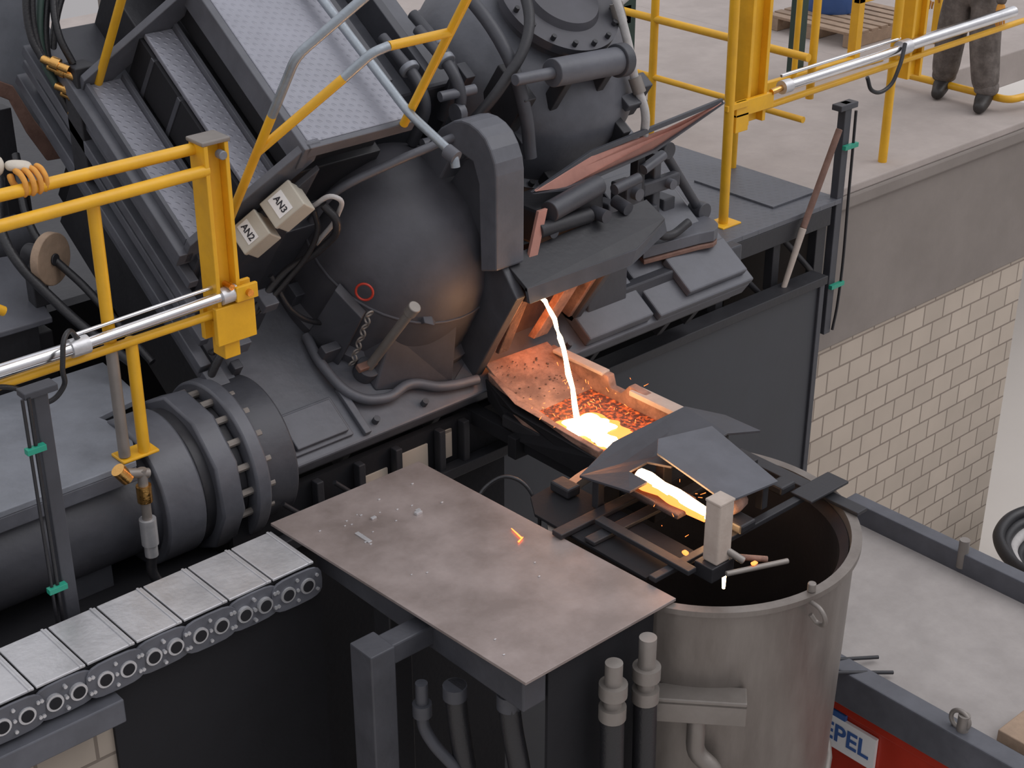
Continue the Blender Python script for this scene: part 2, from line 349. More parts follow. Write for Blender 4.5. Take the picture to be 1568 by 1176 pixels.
boxes('slab_brackets',[((4.0,.45,0),(4.1,.5,.12)),((3.75,.75,0),(3.83,.83,.16)),((3.55,.55,0),(3.6,.6,.08))],'mach2',TF)
cyls('slab_bolts',[((x,y,0),(x,y,.035),.018) for x,y in ((3.52,.1),(3.52,.4),(3.52,.7),(4.05,.75),(4.1,.07),(4.4,.06),(5.0,.06),(5.4,.06),(6.0,.06),(6.5,.08))],'mach2',TF,8)
# central block
box('mid_block',(4.5,1.30,0),(5.1,2.5,.85),'mach',TF,bevel=.02)
boxes('mid_ribs',[((4.55,1.28,.85),(4.6,2.4,1.02)),((4.8,1.28,.85),(4.85,2.4,1.02)),((5.02,1.2,.5),(5.08,1.3,1.0))],'mach2',TF)
for i,(x,y,z) in enumerate(((4.72,1.25,.95),(4.88,1.2,1.02),(4.98,1.35,.95))):
    tube('elbow_pipe_%d'%i,[(x,y+.3,z+.05),(x,y,z+.08),(x+.02,y-.12,z),(x+.02,y-.14,z-.25)],.03,'mach2',TF,False)
    cyl('elbow_flange_%d'%i,(x,y+.05,z+.076),(x,y+.08,z+.077),.05,'lightg',TF)
cyls('mid_unions',[((4.78,1.12,1.02),(4.98,1.10,1.04),.026),((4.70,1.02,.80),(4.86,1.0,.82),.032),((4.86,1.05,.95),(4.90,1.05,.95),.05)],'mach',TF)
# second vessel
C2=(5.74,1.42,0)
lathe('main_vessel',[(.70,0),(.70,.06),(.64,.08),(.64,.40),(.69,.41),(.69,.46),(.64,.47),(.63,.72),(.58,.86),(.48,.96),(.34,1.03),(.2,1.06),(0,1.07)],C2,'mach',TF,seg=96)
lathe('vessel_manway',[(.30,1.0),(.30,1.10),(.34,1.10),(.34,1.15),(.22,1.16),(.20,1.2),(0,1.2)],C2,'dome',TF)
cyls('vessel_bolts',[((5.74+.67*math.cos(t),1.42+.67*math.sin(t),.46),(5.74+.67*math.cos(t),1.42+.67*math.sin(t),.49),.018) for t in [i*math.pi/14 for i in range(28)]]+
     [((5.74+.31*math.cos(t),1.42+.31*math.sin(t),1.15),(5.74+.31*math.cos(t),1.42+.31*math.sin(t),1.18),.014) for t in [i*math.pi/8 for i in range(16)]],'dark',TF,8)
cyl('actuator_cylinder',(5.36,1.0,1.16),(5.84,1.0,1.12),.072,'mach',TF)
cyl('actuator_end',(5.84,1.0,1.12),(5.90,1.0,1.115),.088,'mach2',TF)
cyl('actuator_rod',(5.1,1.0,1.18),(5.36,1.0,1.16),.03,'mach',TF)
boxes('actuator_mounts',[((5.45,.95,.9),(5.5,1.03,1.1)),((5.75,.95,.85),(5.8,1.03,1.08)),((5.2,.95,.8),(5.28,1.2,1.05)),((5.9,.76,.55),(5.96,.88,.8)),((5.5,.74,.3),(5.58,.82,.55))],'dark',TF)
boxes('vessel_lugs',[((6.25,1.0,.55),(6.33,1.1,.8)),((5.3,.9,.5),(5.36,1.0,.75)),((5.95,.85,.85),(6.1,.93,.9))],'mach2',TF,.008)
tube('vessel_pipe_a',[(5.15,1.8,1.2),(5.2,1.2,1.15),(5.22,.95,1.0),(5.24,.78,.8)],.035,'mach2',TF)
tube('vessel_pipe_b',[(5.45,1.5,1.3),(5.3,1.2,1.25),(5.1,1.05,1.1),(4.95,1.0,.9)],.028,'dark',TF)
tube('white_hose',[(6.0,1.9,1.35),(5.98,1.4,1.3),(6.02,1.1,1.1),(6.05,.95,.95),(6.08,.82,.85),(6.1,.74,.7)],.024,'hosew',TF)
tube('white_hose_loop',[(6.05,1.3,1.2),(6.25,1.35,1.3),(6.5,1.5,1.4),(6.6,1.8,1.5),(6.55,2.3,1.5)],.03,'hosew',TF)
cyls('hose_fittings',[((6.045,.97,.97),(6.06,.9,.92),.036),((6.0,1.28,1.22),(6.01,1.2,1.16),.036)],'steel',TF)
boxes('right_slab_blocks',[((5.5,.02,0),(6.0,.30,.07)),((6.05,.0,0),(6.85,.38,.05)),((6.3,.05,.05),(6.8,.30,.10)),((6.2,.4,0),(6.7,.9,.12))],'mach',TF,.01)
# junction boxes on stair side
JB=empty('junction_box_rack',(3.80,.88,.72),(0,math.radians(-51),0),TF)
for k,(ox,w_) in enumerate(((0,.17),(-.19,.15))):
    box('enclosure_%d'%k,(ox,-.07,0),(ox+w_,.07,.10),'beige',JB,.006)
    box('lid_%d'%k,(ox-.004,-.074,.10),(ox+w_+.004,.074,.125),'beige',JB,.006)
    box('label_%d'%k,(ox+.04,-.052,.1255),(ox+w_-.05,.056,.1275),'white',JB,0)
    text('label_text_%d'%k,'AN3' if k==0 else 'AN2',.045,(ox+w_*.5-.005,0,.1285),(0,0,math.radians(-90)),'ink',JB)
tube('junction_cable_a',[(3.95,.82,.86),(4.0,.74,.80),(3.98,.74,.62),(3.86,.78,.42),(3.7,.72,.26),(3.5,.62,.16),(3.42,.56,.04)],.02,'rubber',TF)
tube('junction_cable_b',[(3.92,.83,.82),(3.95,.78,.70),(3.84,.74,.38),(3.66,.7,.22),(3.48,.66,.10)],.014,'rubber',TF)
tube('junction_conduit',[(3.93,.86,.80),(3.99,.80,.92),(4.03,.78,.80),(3.98,.78,.60)],.012,'hosew',TF)
tube('side_conduit',[(3.80,.80,.40),(3.90,.66,.24),(4.08,.60,.14),(4.2,.62,.10)],.014,'rubber',TF)
boxes('cable_clamps',[((3.56,.6,.12),(3.64,.72,.2)),((3.72,.68,.28),(3.80,.78,.34)),((3.40,.5,.0),(3.5,.6,.07))],'mach',TF)

# spout + hood arm (vertical-plane parts, world frame)
SP=empty('pouring_spout_assembly')
def yz(name,pts,x0,x1,mat,bev=.006): return prism(name,[(x0,y,z) for y,z in pts],(x1-x0,0,0),mat,SP,bev)
outer=[(6.02,.92),(5.98,1.08),(5.86,1.24),(5.74,1.36),(5.64,1.42),(5.58,1.437),(5.52,1.437),(5.46,1.42),(5.41,1.39),(5.37,1.34),(5.34,1.28),(5.33,1.22),(5.33,.74)]
inner=[(5.45,.70),(5.46,1.15),(5.50,1.25),(5.58,1.27),(5.68,1.20),(5.80,1.02),(5.84,.86)]
yz('hood_arm',outer+inner,4.70,4.88,'mach',.01)
yz('hood_web',[(5.45,.70),(5.46,1.18),(5.55,1.25),(5.62,1.22),(5.80,1.0),(5.84,.86),(5.8,.6)],4.76,4.84,'mach2')
yz('spout_cheek_near',[(5.40,.78),(5.25,.60),(5.28,.55),(5.58,.05),(5.64,.01),(5.80,.14),(5.78,.6)],4.76,4.82,'mach2',.008)
yz('spout_cheek_far',[(5.46,.70),(5.30,.60),(5.33,.55),(5.62,.12),(5.80,.14),(5.78,.6)],5.50,5.55,'mach2',.008)
yz('cheek_lining_near',[(5.33,.56),(5.58,.13),(5.76,.2),(5.74,.56)],4.82,4.85,'refr')
yz('cheek_lining_far',[(5.36,.56),(5.62,.16),(5.76,.2),(5.74,.56)],5.47,5.50,'refr')
yz('spout_back',[(5.70,.12),(5.76,.15),(5.72,.62),(5.66,.6)],4.85,5.47,'refrd')
prism('spout_strut_a',[(4.86,5.50,.18),(4.93,5.50,.18),(5.02,5.40,.56),(4.95,5.40,.56)],(0,.03,0),'refrd',SP)
prism('spout_strut_b',[(5.16,5.56,.15),(5.26,5.56,.15),(5.44,5.42,.54),(5.34,5.42,.54)],(0,.05,0),'refr',SP)
yz('spout_trough',[(5.22,.60),(5.24,.555),(5.66,.50),(5.70,.62)],4.84,4.97,'refrd')
prism('spout_hood_plate',[(4.80,5.22,.63),(4.80,5.40,.73),(5.5,5.46,.74),(5.9,5.48,.745),(5.92,5.36,.665),(5.6,5.26,.60)],(0,0,.025),'dark',SP,.003)
prism('spout_hood_flange',[(4.80,5.20,.58),(5.55,5.24,.56),(5.92,5.34,.62),(5.92,5.36,.68),(5.6,5.26,.63),(4.8,5.22,.655)],(0,.02,.0),'mach2',SP,.002)
prism('spout_side_shield',[(4.93,5.36,.70),(4.99,5.36,.70),(5.12,5.42,.93),(5.06,5.42,.93)],(0,.02,0),'pink',SP,.002)  # pink coat puts the melt's orange light into the plate's colour
box('spout_upper_block',(5.12,5.50,.70),(5.60,5.76,.90),'dark',SP,bevel=.02)
cyl('spout_tilt_cylinder',(5.15,5.44,.90),(5.55,5.50,.93),.055,'mach2',SP)
cyl('spout_tilt_cylinder_b',(5.05,5.42,.83),(5.45,5.46,.80),.04,'dark',SP)
cyls('spout_upper_studs',[((5.15,5.40,.80),(5.15,5.50,.80),.03),((5.5,5.38,.80),(5.5,5.48,.80),.035),((5.7,5.42,.78),(5.7,5.52,.80),.035),((5.62,5.45,.90),(5.8,5.45,.92),.03)],'mach2',SP)
HS=empty('heat_shield_plate')
prism('shield_sheet',[(5.11,5.50,1.0),(5.60,5.60,1.05),(6.54,5.75,1.0),(6.80,5.76,1.05),(6.17,5.70,.93),(5.35,5.53,.955)],(0,.012,.006),'pink',HS,.002)
prism('shield_edge',[(5.09,5.50,1.0),(5.60,5.60,1.075),(6.82,5.77,1.07),(6.82,5.77,1.045),(5.60,5.60,1.045)],(0,.02,.0),'mach2',HS,.002)
prism('shield_lower_edge',[(5.09,5.49,.995),(5.35,5.51,.945),(6.17,5.68,.92),(6.82,5.75,1.05),(6.17,5.68,.935),(5.35,5.51,.96)],(0,.02,.0),'mach2',HS,.0)
boxes('shield_bracket',[((5.5,5.60,.80),(5.55,5.66,.99)),((6.1,5.74,.6),(6.16,5.80,.96))],'dark',HS)
LV=empty('clamp_lever_gear')
cyl('lever_arm',(6.42,5.86,.84),(6.80,5.88,.36),.028,'mach2',LV)
cyl('lever_knob',(6.79,5.83,.37),(6.79,5.93,.37),.055,'mach2',LV)
cyl('lever_head',(6.42,5.80,.84),(6.42,5.92,.84),.05,'mach2',LV)
pp=[(6.15,5.72,.28),(6.55,5.66,.28)]+[(6.62+.17*math.cos(t),5.80+.17*math.sin(t),.28) for t in [-1.4+i*.35 for i in range(9)]]+[(6.3,6.0,.28)]
prism('lug_plate',pp,(0,0,.07),'mach',LV,.006)
prism('lug_plate_underside',[(p[0]*.98+.12,p[1]-.01,.25) for p in pp],(0,0,.025),'rust',LV,.004)
boxes('clamp_body',[((6.0,5.72,.33),(6.12,5.85,.75)),((6.12,5.78,.45),(6.32,5.9,.55)),((6.2,5.78,.62),(6.5,5.84,.70)),((6.30,5.8,.33),(6.36,5.95,.85)),((5.82,5.68,.42),(5.9,5.8,.7)),((6.5,5.9,.3),(6.6,6.1,.5))],'mach2',LV,.01)
cyls('clamp_bolts',[((6.06,5.68,.7),(6.06,5.76,.7),.035),((6.25,5.74,.5),(6.25,5.82,.5),.035),((6.4,5.74,.66),(6.4,5.8,.66),.03),((6.0,5.66,.5),(6.0,5.75,.5),.03),((6.12,5.72,.82),(6.3,5.74,.86),.03),((5.86,5.62,.55),(5.86,5.72,.55),.03)],'mach',LV)
tube('clamp_link',[(6.1,5.7,.6),(6.2,5.68,.45),(6.35,5.7,.38),(6.5,5.7,.42)],.025,'dark',LV)
boxes('clamp_base',[((5.9,5.62,.05),(6.9,5.7,.2)),((5.6,5.6,.1),(5.9,5.9,.4))],'mach2',LV,.01)

# ------------------------------------------------------------------ trunnion
TR=empty('trunnion_pipe')
cyl('pipe_body',(-.4,5.85,-.02),(3.55,5.85,-.02),.27,'mach2',TR,seg=64)
ring=lambda n,x0,x1,r,m='mach',s=64: cyl(n,(x0,5.85,-.02),(x1,5.85,-.02),r,m,TR,seg=s,bevel=.012)
ring('flange_collar',2.90,3.10,.35); ring('flange_rim',2.86,2.92,.30,'mach2')
ring('flange_octagon',3.16,3.28,.39,'mach',10)
ring('flange_face',3.34,3.42,.40)
ring('gland',3.1,3.34,.33,'dark')
ring('end_boss',3.40,3.6,.36,'mach2')
cyls('flange_bolts',[((3.28,5.85+.35*math.cos(t),-.02+.35*math.sin(t)),(3.46,5.85+.35*math.cos(t),-.02+.35*math.sin(t)),.018) for t in [i*math.pi/9 for i in range(18)]],'steel',TR,8)
boxes('pipe_saddle',[((1.2,5.7,-.36),(1.4,6.0,-.2)),((2.5,5.7,-.36),(2.7,6.0,-.2))],'mach2',TR)
CP=empty('trunnion_cover_plate')
prism('plate_top',[(-.4,5.58,.27),(2.82,5.58,.27),(2.95,5.85,.27),(2.9,6.05,.27),(3.15,6.1,.27),(3.2,6.55,.27),(-.4,6.6,.27)],(0,0,.03),'lightg',CP,.004)
boxes('plate_skirt',[((-.4,5.58,.20),(2.82,5.60,.27)),((.2,6.45,-.36),(.3,6.55,.27)),((3.05,6.3,-.36),(3.15,6.4,.27))],'mach',CP)
MC=empty('machine_cabinet')
prism('cabinet_top',[(1.6,6.75,.50),(3.05,6.72,.50),(3.15,7.3,.62),(1.6,7.5,.72)],(0,0,.03),'mach',MC,.006)
boxes('cabinet_body',[((1.65,6.78,-.02),(3.0,7.35,.48)),((3.0,6.85,-.02),(3.1,7.2,.4))],'dark',MC)
tube('cabinet_hose_a',[(3.2,6.2,.4),(3.05,6.6,.62),(2.95,6.9,.9),(3.1,7.2,1.1)],.025,'rubber',MC)
tube('cabinet_hose_b',[(3.28,6.2,.4),(3.2,6.6,.66),(3.1,6.9,.9),(3.2,7.2,1.2)],.02,'rubber',MC)
RL=empty('cable_reel')
cyl('reel_core',(3.05,6.90,.80),(3.1,6.80,.80),.06,'dark',RL); cyl('reel_flange_b',(3.10,6.80,.80),(3.12,6.76,.80),.13,'wood',RL)
cyl('reel_hub',(3.12,6.76,.80),(3.125,6.75,.80),.03,'dark',RL)
boxes('reel_stand',[((3.02,6.82,.55),(3.1,6.9,.8))],'dark',RL)
DB=empty('pump_unit')
boxes('pump_housing',[((3.0,7.75,-.02),(3.5,8.4,.9)),((3.05,7.7,.9),(3.35,8.0,1.15))],'dark',DB,.02)
cyls('pump_motor',[((3.0,7.6,.55),(3.35,7.6,.6),.14)],'mach2',DB,32)
# panel + hydraulic manifold top-left
TP=empty('furnace_rear_cowl')
prism('cowl_sheet',[(3.2,7.6,2.2),(3.80,7.6,2.1),(3.70,7.6,1.85),(3.60,7.6,1.62),(3.57,7.6,1.42),(3.62,7.6,1.15),(3.68,7.6,1.04),(3.56,7.6,1.02),(3.47,7.6,1.18),(3.40,7.6,1.38),(3.2,7.6,1.5)],(0,.03,.01),'lightg',TP)
prism('cowl_rust_edge',[(3.2,7.58,1.54),(3.41,7.58,1.42),(3.50,7.58,1.22),(3.58,7.58,1.08),(3.69,7.58,1.06),(3.68,7.58,.98),(3.54,7.58,.99),(3.45,7.58,1.16),(3.38,7.58,1.35),(3.2,7.58,1.46)],(0,.02,0),'rust',TP)
boxes('cowl_stand',[((3.3,7.62,-.02),(3.4,7.72,1.3))],'dark',TP)
HM=empty('hydraulic_manifold')
for i in range(8):
    x=3.31+.026*i; z=1.70-.07*i+.03*(i%2)
    cyls('brass_union_%d'%i,[((x,7.0,z),(x+.08,6.9,z-.05),.020),((x+.03,6.97,z-.015),(x+.055,6.94,z-.03),.030)],'brass',HM)
    if i<5: tube('hose_%d'%i,[(x,7.0,z),(x-.02,7.04,z+.10),(x+.02,7.1,z+.35),(x+.16+.03*i,7.2,z+.75)],.018,'rubber' if i!=2 else 'greend',HM)
box('manifold_block',(3.40,6.86,1.10),(3.52,7.0,1.66),'dark',HM)
tube('loose_hose_a',[(3.6,7.3,2.4),(3.46,7.1,2.0),(3.41,7.0,1.8),(3.44,6.95,1.66)],.018,'rubber',HM)

# ------------------------------------------------------------------ left guard rail with gate cylinder
GL=empty('guard_rail')
Y=5.62
tube('top_rail',[(.6,Y+.02,1.62),(3.30,Y+.02,1.60)],.026,'yellow',GL,False)
tube('top_rail_front',[(.6,Y-.05,1.50),(3.30,Y-.05,1.52)],.026,'yellow',GL,False)
boxes('gate_post',[((3.28,Y-.07,.85),(3.30,Y+.05,1.63)),((3.38,Y-.07,.85),(3.40,Y+.05,1.63)),((3.30,Y-.02,.83),(3.38,Y+.0,1.63))],'yellow',GL,.003)
box('gate_post_cap',(3.27,Y-.075,1.63),(3.41,Y+.055,1.65),'steel',GL)
cyl('gate_pivot_bolt',(3.36,Y-.09,1.58),(3.36,Y-.05,1.58),.02,'lightg',GL)
boxes('gate_foot',[((3.26,Y-.08,.72),(3.46,Y-.05,.90)),((3.26,Y+.03,.72),(3.46,Y+.06,.90)),((3.30,Y-.06,.64),(3.38,Y+.04,.80))],'yellow',GL,.004)
tube('lower_rail',[(.6,Y-.03,.84),(3.44,Y-.03,.86)],.020,'yellow',GL,False)
tube('post_a',[(2.79,Y,1.50),(2.79,Y,.84)],.027,'yellow',GL,False)
tube('post_a_lower',[(2.79,Y,.84),(2.79,Y,.32)],.026,'steel',GL,False)
tube('post_b',[(2.88,Y-.01,.86),(2.88,Y-.01,.30)],.027,'yellow',GL,False)
box('post_base',(2.76,Y-.04,.30),(2.94,Y+.07,.315),'yellow',GL)
tube('diagonal_stay',[(1.9,Y+.35,1.42),(2.50,Y+.35,.98)],.022,'yellow',GL,False)
cyl('pneumatic_barrel',(.6,Y-.06,.93),(2.62,Y-.06,.925),.030,'chrome',GL)
cyl('pneumatic_barrel_b',(2.62,Y-.06,.925),(3.36,Y-.06,.945),.024,'chrome',GL)
cyl('pneumatic_tie_rod',(2.62,Y-.03,.965),(3.30,Y-.03,.985),.009,'chrome',GL)
cyls('barrel_heads',[((2.58,Y-.06,.925),(2.66,Y-.06,.925),.04),((3.30,Y-.06,.943),(3.38,Y-.06,.946),.038)],'alu',GL)
boxes('cylinder_clevis',[((3.36,Y-.1,.91),(3.47,Y-.08,.98)),((3.36,Y-.04,.91),(3.47,Y-.02,.98))],'yellow',GL,.003)
cyls('brass_clevis_pins',[((3.42,Y-.12,.945),(3.42,Y,.945),.016),((3.34,Y-.1,.99),(3.34,Y-.04,.99),.014)],'brass',GL)
tube('air_hose',[(2.62,Y-.06,.96),(2.56,Y-.1,1.02),(2.5,Y-.14,.9),(2.5,Y-.12,.80),(2.42,Y-.08,.74),(2.34,Y-.05,.82),(2.2,Y-.06,.88)],.011,'rubber',GL)
ST=empty('cable_stanchion')
boxes('stanchion_channel',[((2.24,5.2,-.36),(2.30,5.25,.98)),((2.20,5.19,.96),(2.34,5.26,.99))],'mach2',ST)
tube('stanchion_cable_a',[(2.215,5.19,-.3),(2.215,5.19,.97)],.008,'rubber',ST,False)
tube('stanchion_cable_b',[(2.19,5.19,-.3),(2.19,5.19,.97)],.007,'rubber',ST,False)
boxes('clips',[((2.17,5.17,z),(2.25,5.20,z+.025)) for z in (.10,.74,)],'green',ST,.002)
VP=empty('drain_valve_pipe')
cyls('pipe_run',[((2.80,5.50,.30),(2.80,5.50,-.02),.022),((2.72,5.50,.31),(2.83,5.50,.27),.022)],'steel',VP)
cyls('brass_couplings',[((2.80,5.50,.22),(2.80,5.50,.14),.034),((2.69,5.50,.34),(2.73,5.50,.28),.032)],'brass',VP)
cyls('steel_coupling',[((2.80,5.50,.05),(2.80,5.50,-.08),.038),((2.80,5.50,-.08),(2.80,5.50,-.14),.03)],'alu',VP)
tube('drop_hose',[(2.80,5.50,-.12),(2.80,5.5,-.25),(2.86,5.46,-.33),(3.0,5.40,-.34)],.024,'rubber',VP)

# ------------------------------------------------------------------ right guard rail and gate
G2=empty('guard_rail.001')
Y=6.3
tube('corner_post',[(7.45,6.24,0),(7.42,6.24,1.9)],.032,'yellow',G2,False)
box('corner_base',(7.37,6.17,0),(7.55,6.32,.015),'yellow',G2)
boxes('gate_post',[((7.62,Y-.05,.62),(7.65,Y+.07,1.9)),((7.78,Y-.05,.62),(7.81,Y+.07,1.9)),((7.65,Y+.0,.62),(7.78,Y+.02,1.9))],'yellow',G2,.003)
boxes('gate_bracket',[((7.50,Y-.07,.70),(7.86,Y-.04,.80)),((7.50,Y-.07,.60),(7.62,Y+.03,.72)),((7.4,Y-.08,.76),(7.6,Y-.05,.80))],'yellow',G2,.004)
tube('lower_rail',[(7.8,Y-.03,.70),(11.3,Y-.03,.76)],.022,'yellow',G2,False)
tube('mid_post',[(9.23,Y,0),(9.23,Y,1.9)],.032,'yellow',G2,False)
boxes('mid_box_post',[((9.36,Y-.04,.58),(9.39,Y+.08,1.9)),((9.50,Y-.04,.58),(9.53,Y+.08,1.9)),((9.39,Y,.58),(9.50,Y+.02,1.9))],'yellow',G2,.003)
tube('far_post',[(8.45,Y+.1,0.6),(8.45,Y+.1,1.9)],.028,'yellow',G2,False)
cyl('pneumatic_barrel',(7.98,Y-.06,.81),(9.25,Y-.06,.83),.034,'chrome',G2)
cyl('pneumatic_barrel_b',(9.25,Y-.06,.84),(10.6,Y-.06,.86),.042,'chrome',G2)
cyls('barrel_heads',[((9.2,Y-.06,.835),(9.3,Y-.06,.838),.052),((7.94,Y-.06,.81),(8.02,Y-.06,.811),.045)],'alu',G2)
cyls('clevis',[((7.84,Y-.06,.80),(7.96,Y-.06,.81),.02)],'brass',G2)
cyl('pneumatic_tie_rod',(7.98,Y-.02,.87),(9.25,Y-.02,.89),.012,'chrome',G2)
tube('air_hose',[(9.2,Y-.1,.88),(9.1,Y-.14,.74),(9.0,Y-.14,.62),(8.85,Y-.12,.62),(8.8,Y-.1,.72)],.014,'rubber',G2)
tube('return_rail_top',[(8.30,6.32,.92),(8.3,8.9,.92)],.028,'yellow',G2,False)
tube('return_rail_mid',[(8.30,6.32,.50),(8.3,8.9,.50)],.022,'yellow',G2,False)
tube('return_post_a',[(8.3,7.7,0),(8.3,7.7,1.2)],.03,'yellow',G2,False)
tube('return_post_b',[(8.3,6.9,0),(8.3,6.9,.92)],.026,'yellow',G2,False)
tube('upper_far_rail',[(9.4,7.0,1.15),(9.4,9.4,1.15)],.026,'yellow',G2,False)
tube('far_floor_rail',[(10.9,7.4,.10),(10.9,6.35,.10),(11.2,6.3,.10)],.03,'yellow',G2,False)
boxes('far_kick_plate',[((9.6,7.9,.0),(11.0,7.95,.10))],'yellow',G2)
tube('far_brace_b',[(10.2,7.9,0),(10.2,7.9,1.1)],.024,'yellow',G2,False)
S2=empty('cable_stanchion.001')
boxes('stanchion_channel',[((8.36,6.03,-1.0),(8.43,6.09,.66)),((8.30,6.02,.62),(8.48,6.10,.66))],'mach2',S2)
tube('stanchion_cable',[(8.46,6.02,.6),(8.47,6.02,.1),(8.47,6.02,-.8),(8.44,6.02,-.98)],.010,'rubber',S2)
boxes('clips',[((8.36,6.0,z),(8.5,6.03,z+.03)) for z in (.35,-.65)],'green',S2,.002)
PB=empty('steel_pry_bar')
cyl('bar_rusty',(8.27,6.0,.52),(7.95,5.98,-.08),.022,'rust',PB)
cyl('bar_bright',(7.95,5.98,-.08),(7.75,5.96,-.50),.024,'firebrick',PB,r2=.017)
box('steel_column',(8.42,8.3,0),(8.52,8.4,1.6),'dark')
gp=empty('green_machine_frame')
boxes('frame_bars',[((8.9,8.6,0),(9.05,8.75,2.0)),((8.0,8.6,.6),(9.0,8.72,.75)),((8.0,8.6,.15),(9.0,8.72,.3)),((7.9,8.6,0),(8.05,8.75,1.2)),((10.35,8.0,0),(10.45,8.1,1.8))],'greend',gp)
PA=empty('wooden_pallet')
boxes('deck_boards',[((11.5+.14*i,8.3,.11),(11.6+.14*i,9.3,.135)) for i in range(8)],'wood',PA,.003)
boxes('runners',[((11.5,8.3+.42*i,0),(12.58,8.4+.42*i,.11)) for i in range(3)],'wood',PA,.003)
BD=empty('blue_drum'); lathe('drum_shell',[(0,.135),(.24,.135),(.25,.16),(.25,.4),(.265,.42),(.25,.44),(.25,.7),(.24,.74),(0,.74)],(12.1,9.0,0),'blue',BD)
BC=empty('yellow_floor_stand'); boxes('stand_parts',[((11.0,7.9,0),(11.08,7.98,1.4)),((10.7,7.88,.0),(11.4,8.0,.03)),((12.2,7.9,0),(12.27,7.97,1.4)),((11.0,7.9,.55),(12.27,7.96,.62))],'yellow',BC)

# ------------------------------------------------------------------ energy chain
EC=empty('cable_drag_chain')
bm=bmesh.new(); bs=bmesh.new(); bh=bmesh.new(); bk=bmesh.new(); be=bmesh.new()
pitch=.215; n=13
for i in range(n):
    x0=3.19-pitch*(i+1)
    abox(bm,(x0+.004,4.80,-.012),(x0+pitch-.004,5.12,.0)); abox(bm,(x0+pitch-.03,4.795,-.006),(x0+pitch-.018,5.12,.006))
    cx=x0+pitch/2; L2=pitch*.60; h=.078
    pts=[]
    for t in range(20):
        a=2*math.pi*t/20; pts.append((cx+L2*math.copysign(abs(math.cos(a))**.55,math.cos(a)),4.780+.008*(i%2),-.09+h*math.copysign(abs(math.sin(a))**.55,math.sin(a))))
    aprism(bs,pts,(0,.012,0))
    for dx in (-.05,.05):
        acyl(be,(cx+dx,4.772,-.09),(cx+dx,4.80,-.09),.036,seg=20); acyl(bh,(cx+dx,4.769,-.09),(cx+dx,4.80,-.09),.026,seg=20)
    for dx,dz in ((-.1,.035),(-.1,-.035),(0,.05),(0,-.05),(0,0),(.1,.035),(.1,-.035)): acyl(bk,(cx+dx,4.772,-.09+dz),(cx+dx,4.79,-.09+dz),.008,seg=8)
mk('top_plates',bm,'alu',EC,bevel=.003); mk('side_links',bs,'mach',EC,bevel=.002); mk('link_hole_rims',be,'alu',EC); mk('link_holes',bh,'black',EC); mk('link_rivets',bk,'alu',EC)
box('chain_core',(.4,4.81,-.16),(3.17,5.10,-.02),'black',EC)

# ------------------------------------------------------------------ big steel plate & supports
WP=empty('steel_cover_plate')
prism('plate_sheet',[(3.20,5.14,.013),(3.27,3.555,.013),(4.10,3.555,.013),(4.03,5.13,.013)],(0,0,.014),'steelp',WP,.002)
bm=bmesh.new()
for _ in range(26):
    x=3.4+random.random()*.35 if _<14 else 3.3+random.random()*.7; y=4.95-random.random()*.25 if _<14 else 3.7+random.random()*1.3
    s=.005+random.random()*(.018 if _<5 else .003); abox(bm,(x,y,.027),(x+s*1.6,y+s,.027+s*.6))
abox(bm,(3.42,4.72,.027),(3.44,4.82,.033))
mk('metal_crumbs',bm,'alu',WP,bevel=.001)
SF=empty('plate_support_frame')
boxes('frame_beams',[((3.30,3.60,-.16),(3.42,4.95,.008)),((3.85,3.9,-.16),(3.93,4.95,.008)),((3.0,4.14,-.13),(3.40,4.24,-.036)),((3.42,4.82,-.14),(3.85,4.92,.0))],'mach2',SF,.008)
box('frame_post',(2.97,4.12,-4.2),(3.09,4.26,-.025),'mach2',SF)
box('frame_post_b',(3.5,4.7,-4.2),(3.62,4.82,-.1),'dark',SF)
box('added_black_sheet',(3.43,3.60,-4.2),(4.02,3.615,-.03),'black',SF,0)  # black sheet added in front of the ladle's left side
HO=empty('cooling_hoses')
for i,(x,y,zt) in enumerate(((3.69,3.50,-.06),(3.87,3.49,-.02))):
    tube('hose_%d'%i,[(x,y,-.3),(x+.01,y,-.7),(x+.0,y-.02,-1.4),(x-.05,y-.05,-4.2)],.05,'rubber',HO)
    cyls('coupling_%d'%i,[((x,y,zt),(x,y,-.30),.036),((x,y,-.16),(x,y,-.22),.058),((x,y,-.27),(x,y,-.33),.056)],'steel',HO,24)
tube('hose_c',[(3.36,3.75,-.16),(3.36,3.74,-.3),(3.38,3.7,-.6),(3.4,3.6,-4.2)],.045,'rubber',HO)
tube('hose_d',[(3.25,3.95,-.2),(3.26,3.95,-.34),(3.28,3.9,-.8),(3.3,3.8,-4.2)],.045,'rubber',HO)
tube('elbow_steel_pipe',[(3.16,4.05,-.20),(3.16,4.05,-.42),(3.18,4.0,-.5),(3.24,3.9,-.62),(3.27,3.88,-4.2)],.026,'mach2',HO,False)
cyls('pipe_unions',[((3.16,4.05,-.3),(3.16,4.05,-.36),.04),((3.36,3.75,-.18),(3.36,3.75,-.25),.05),((3.25,3.95,-.2),(3.25,3.95,-.26),.05)],'mach2',HO)
CL=empty('loose_cable_loop')
tube('cable',[(4.02,4.75,-.1),(4.15,4.78,.0),(4.25,4.72,.03),(4.3,4.6,-.1),(4.24,4.55,-.3)],.009,'rubber',CL)

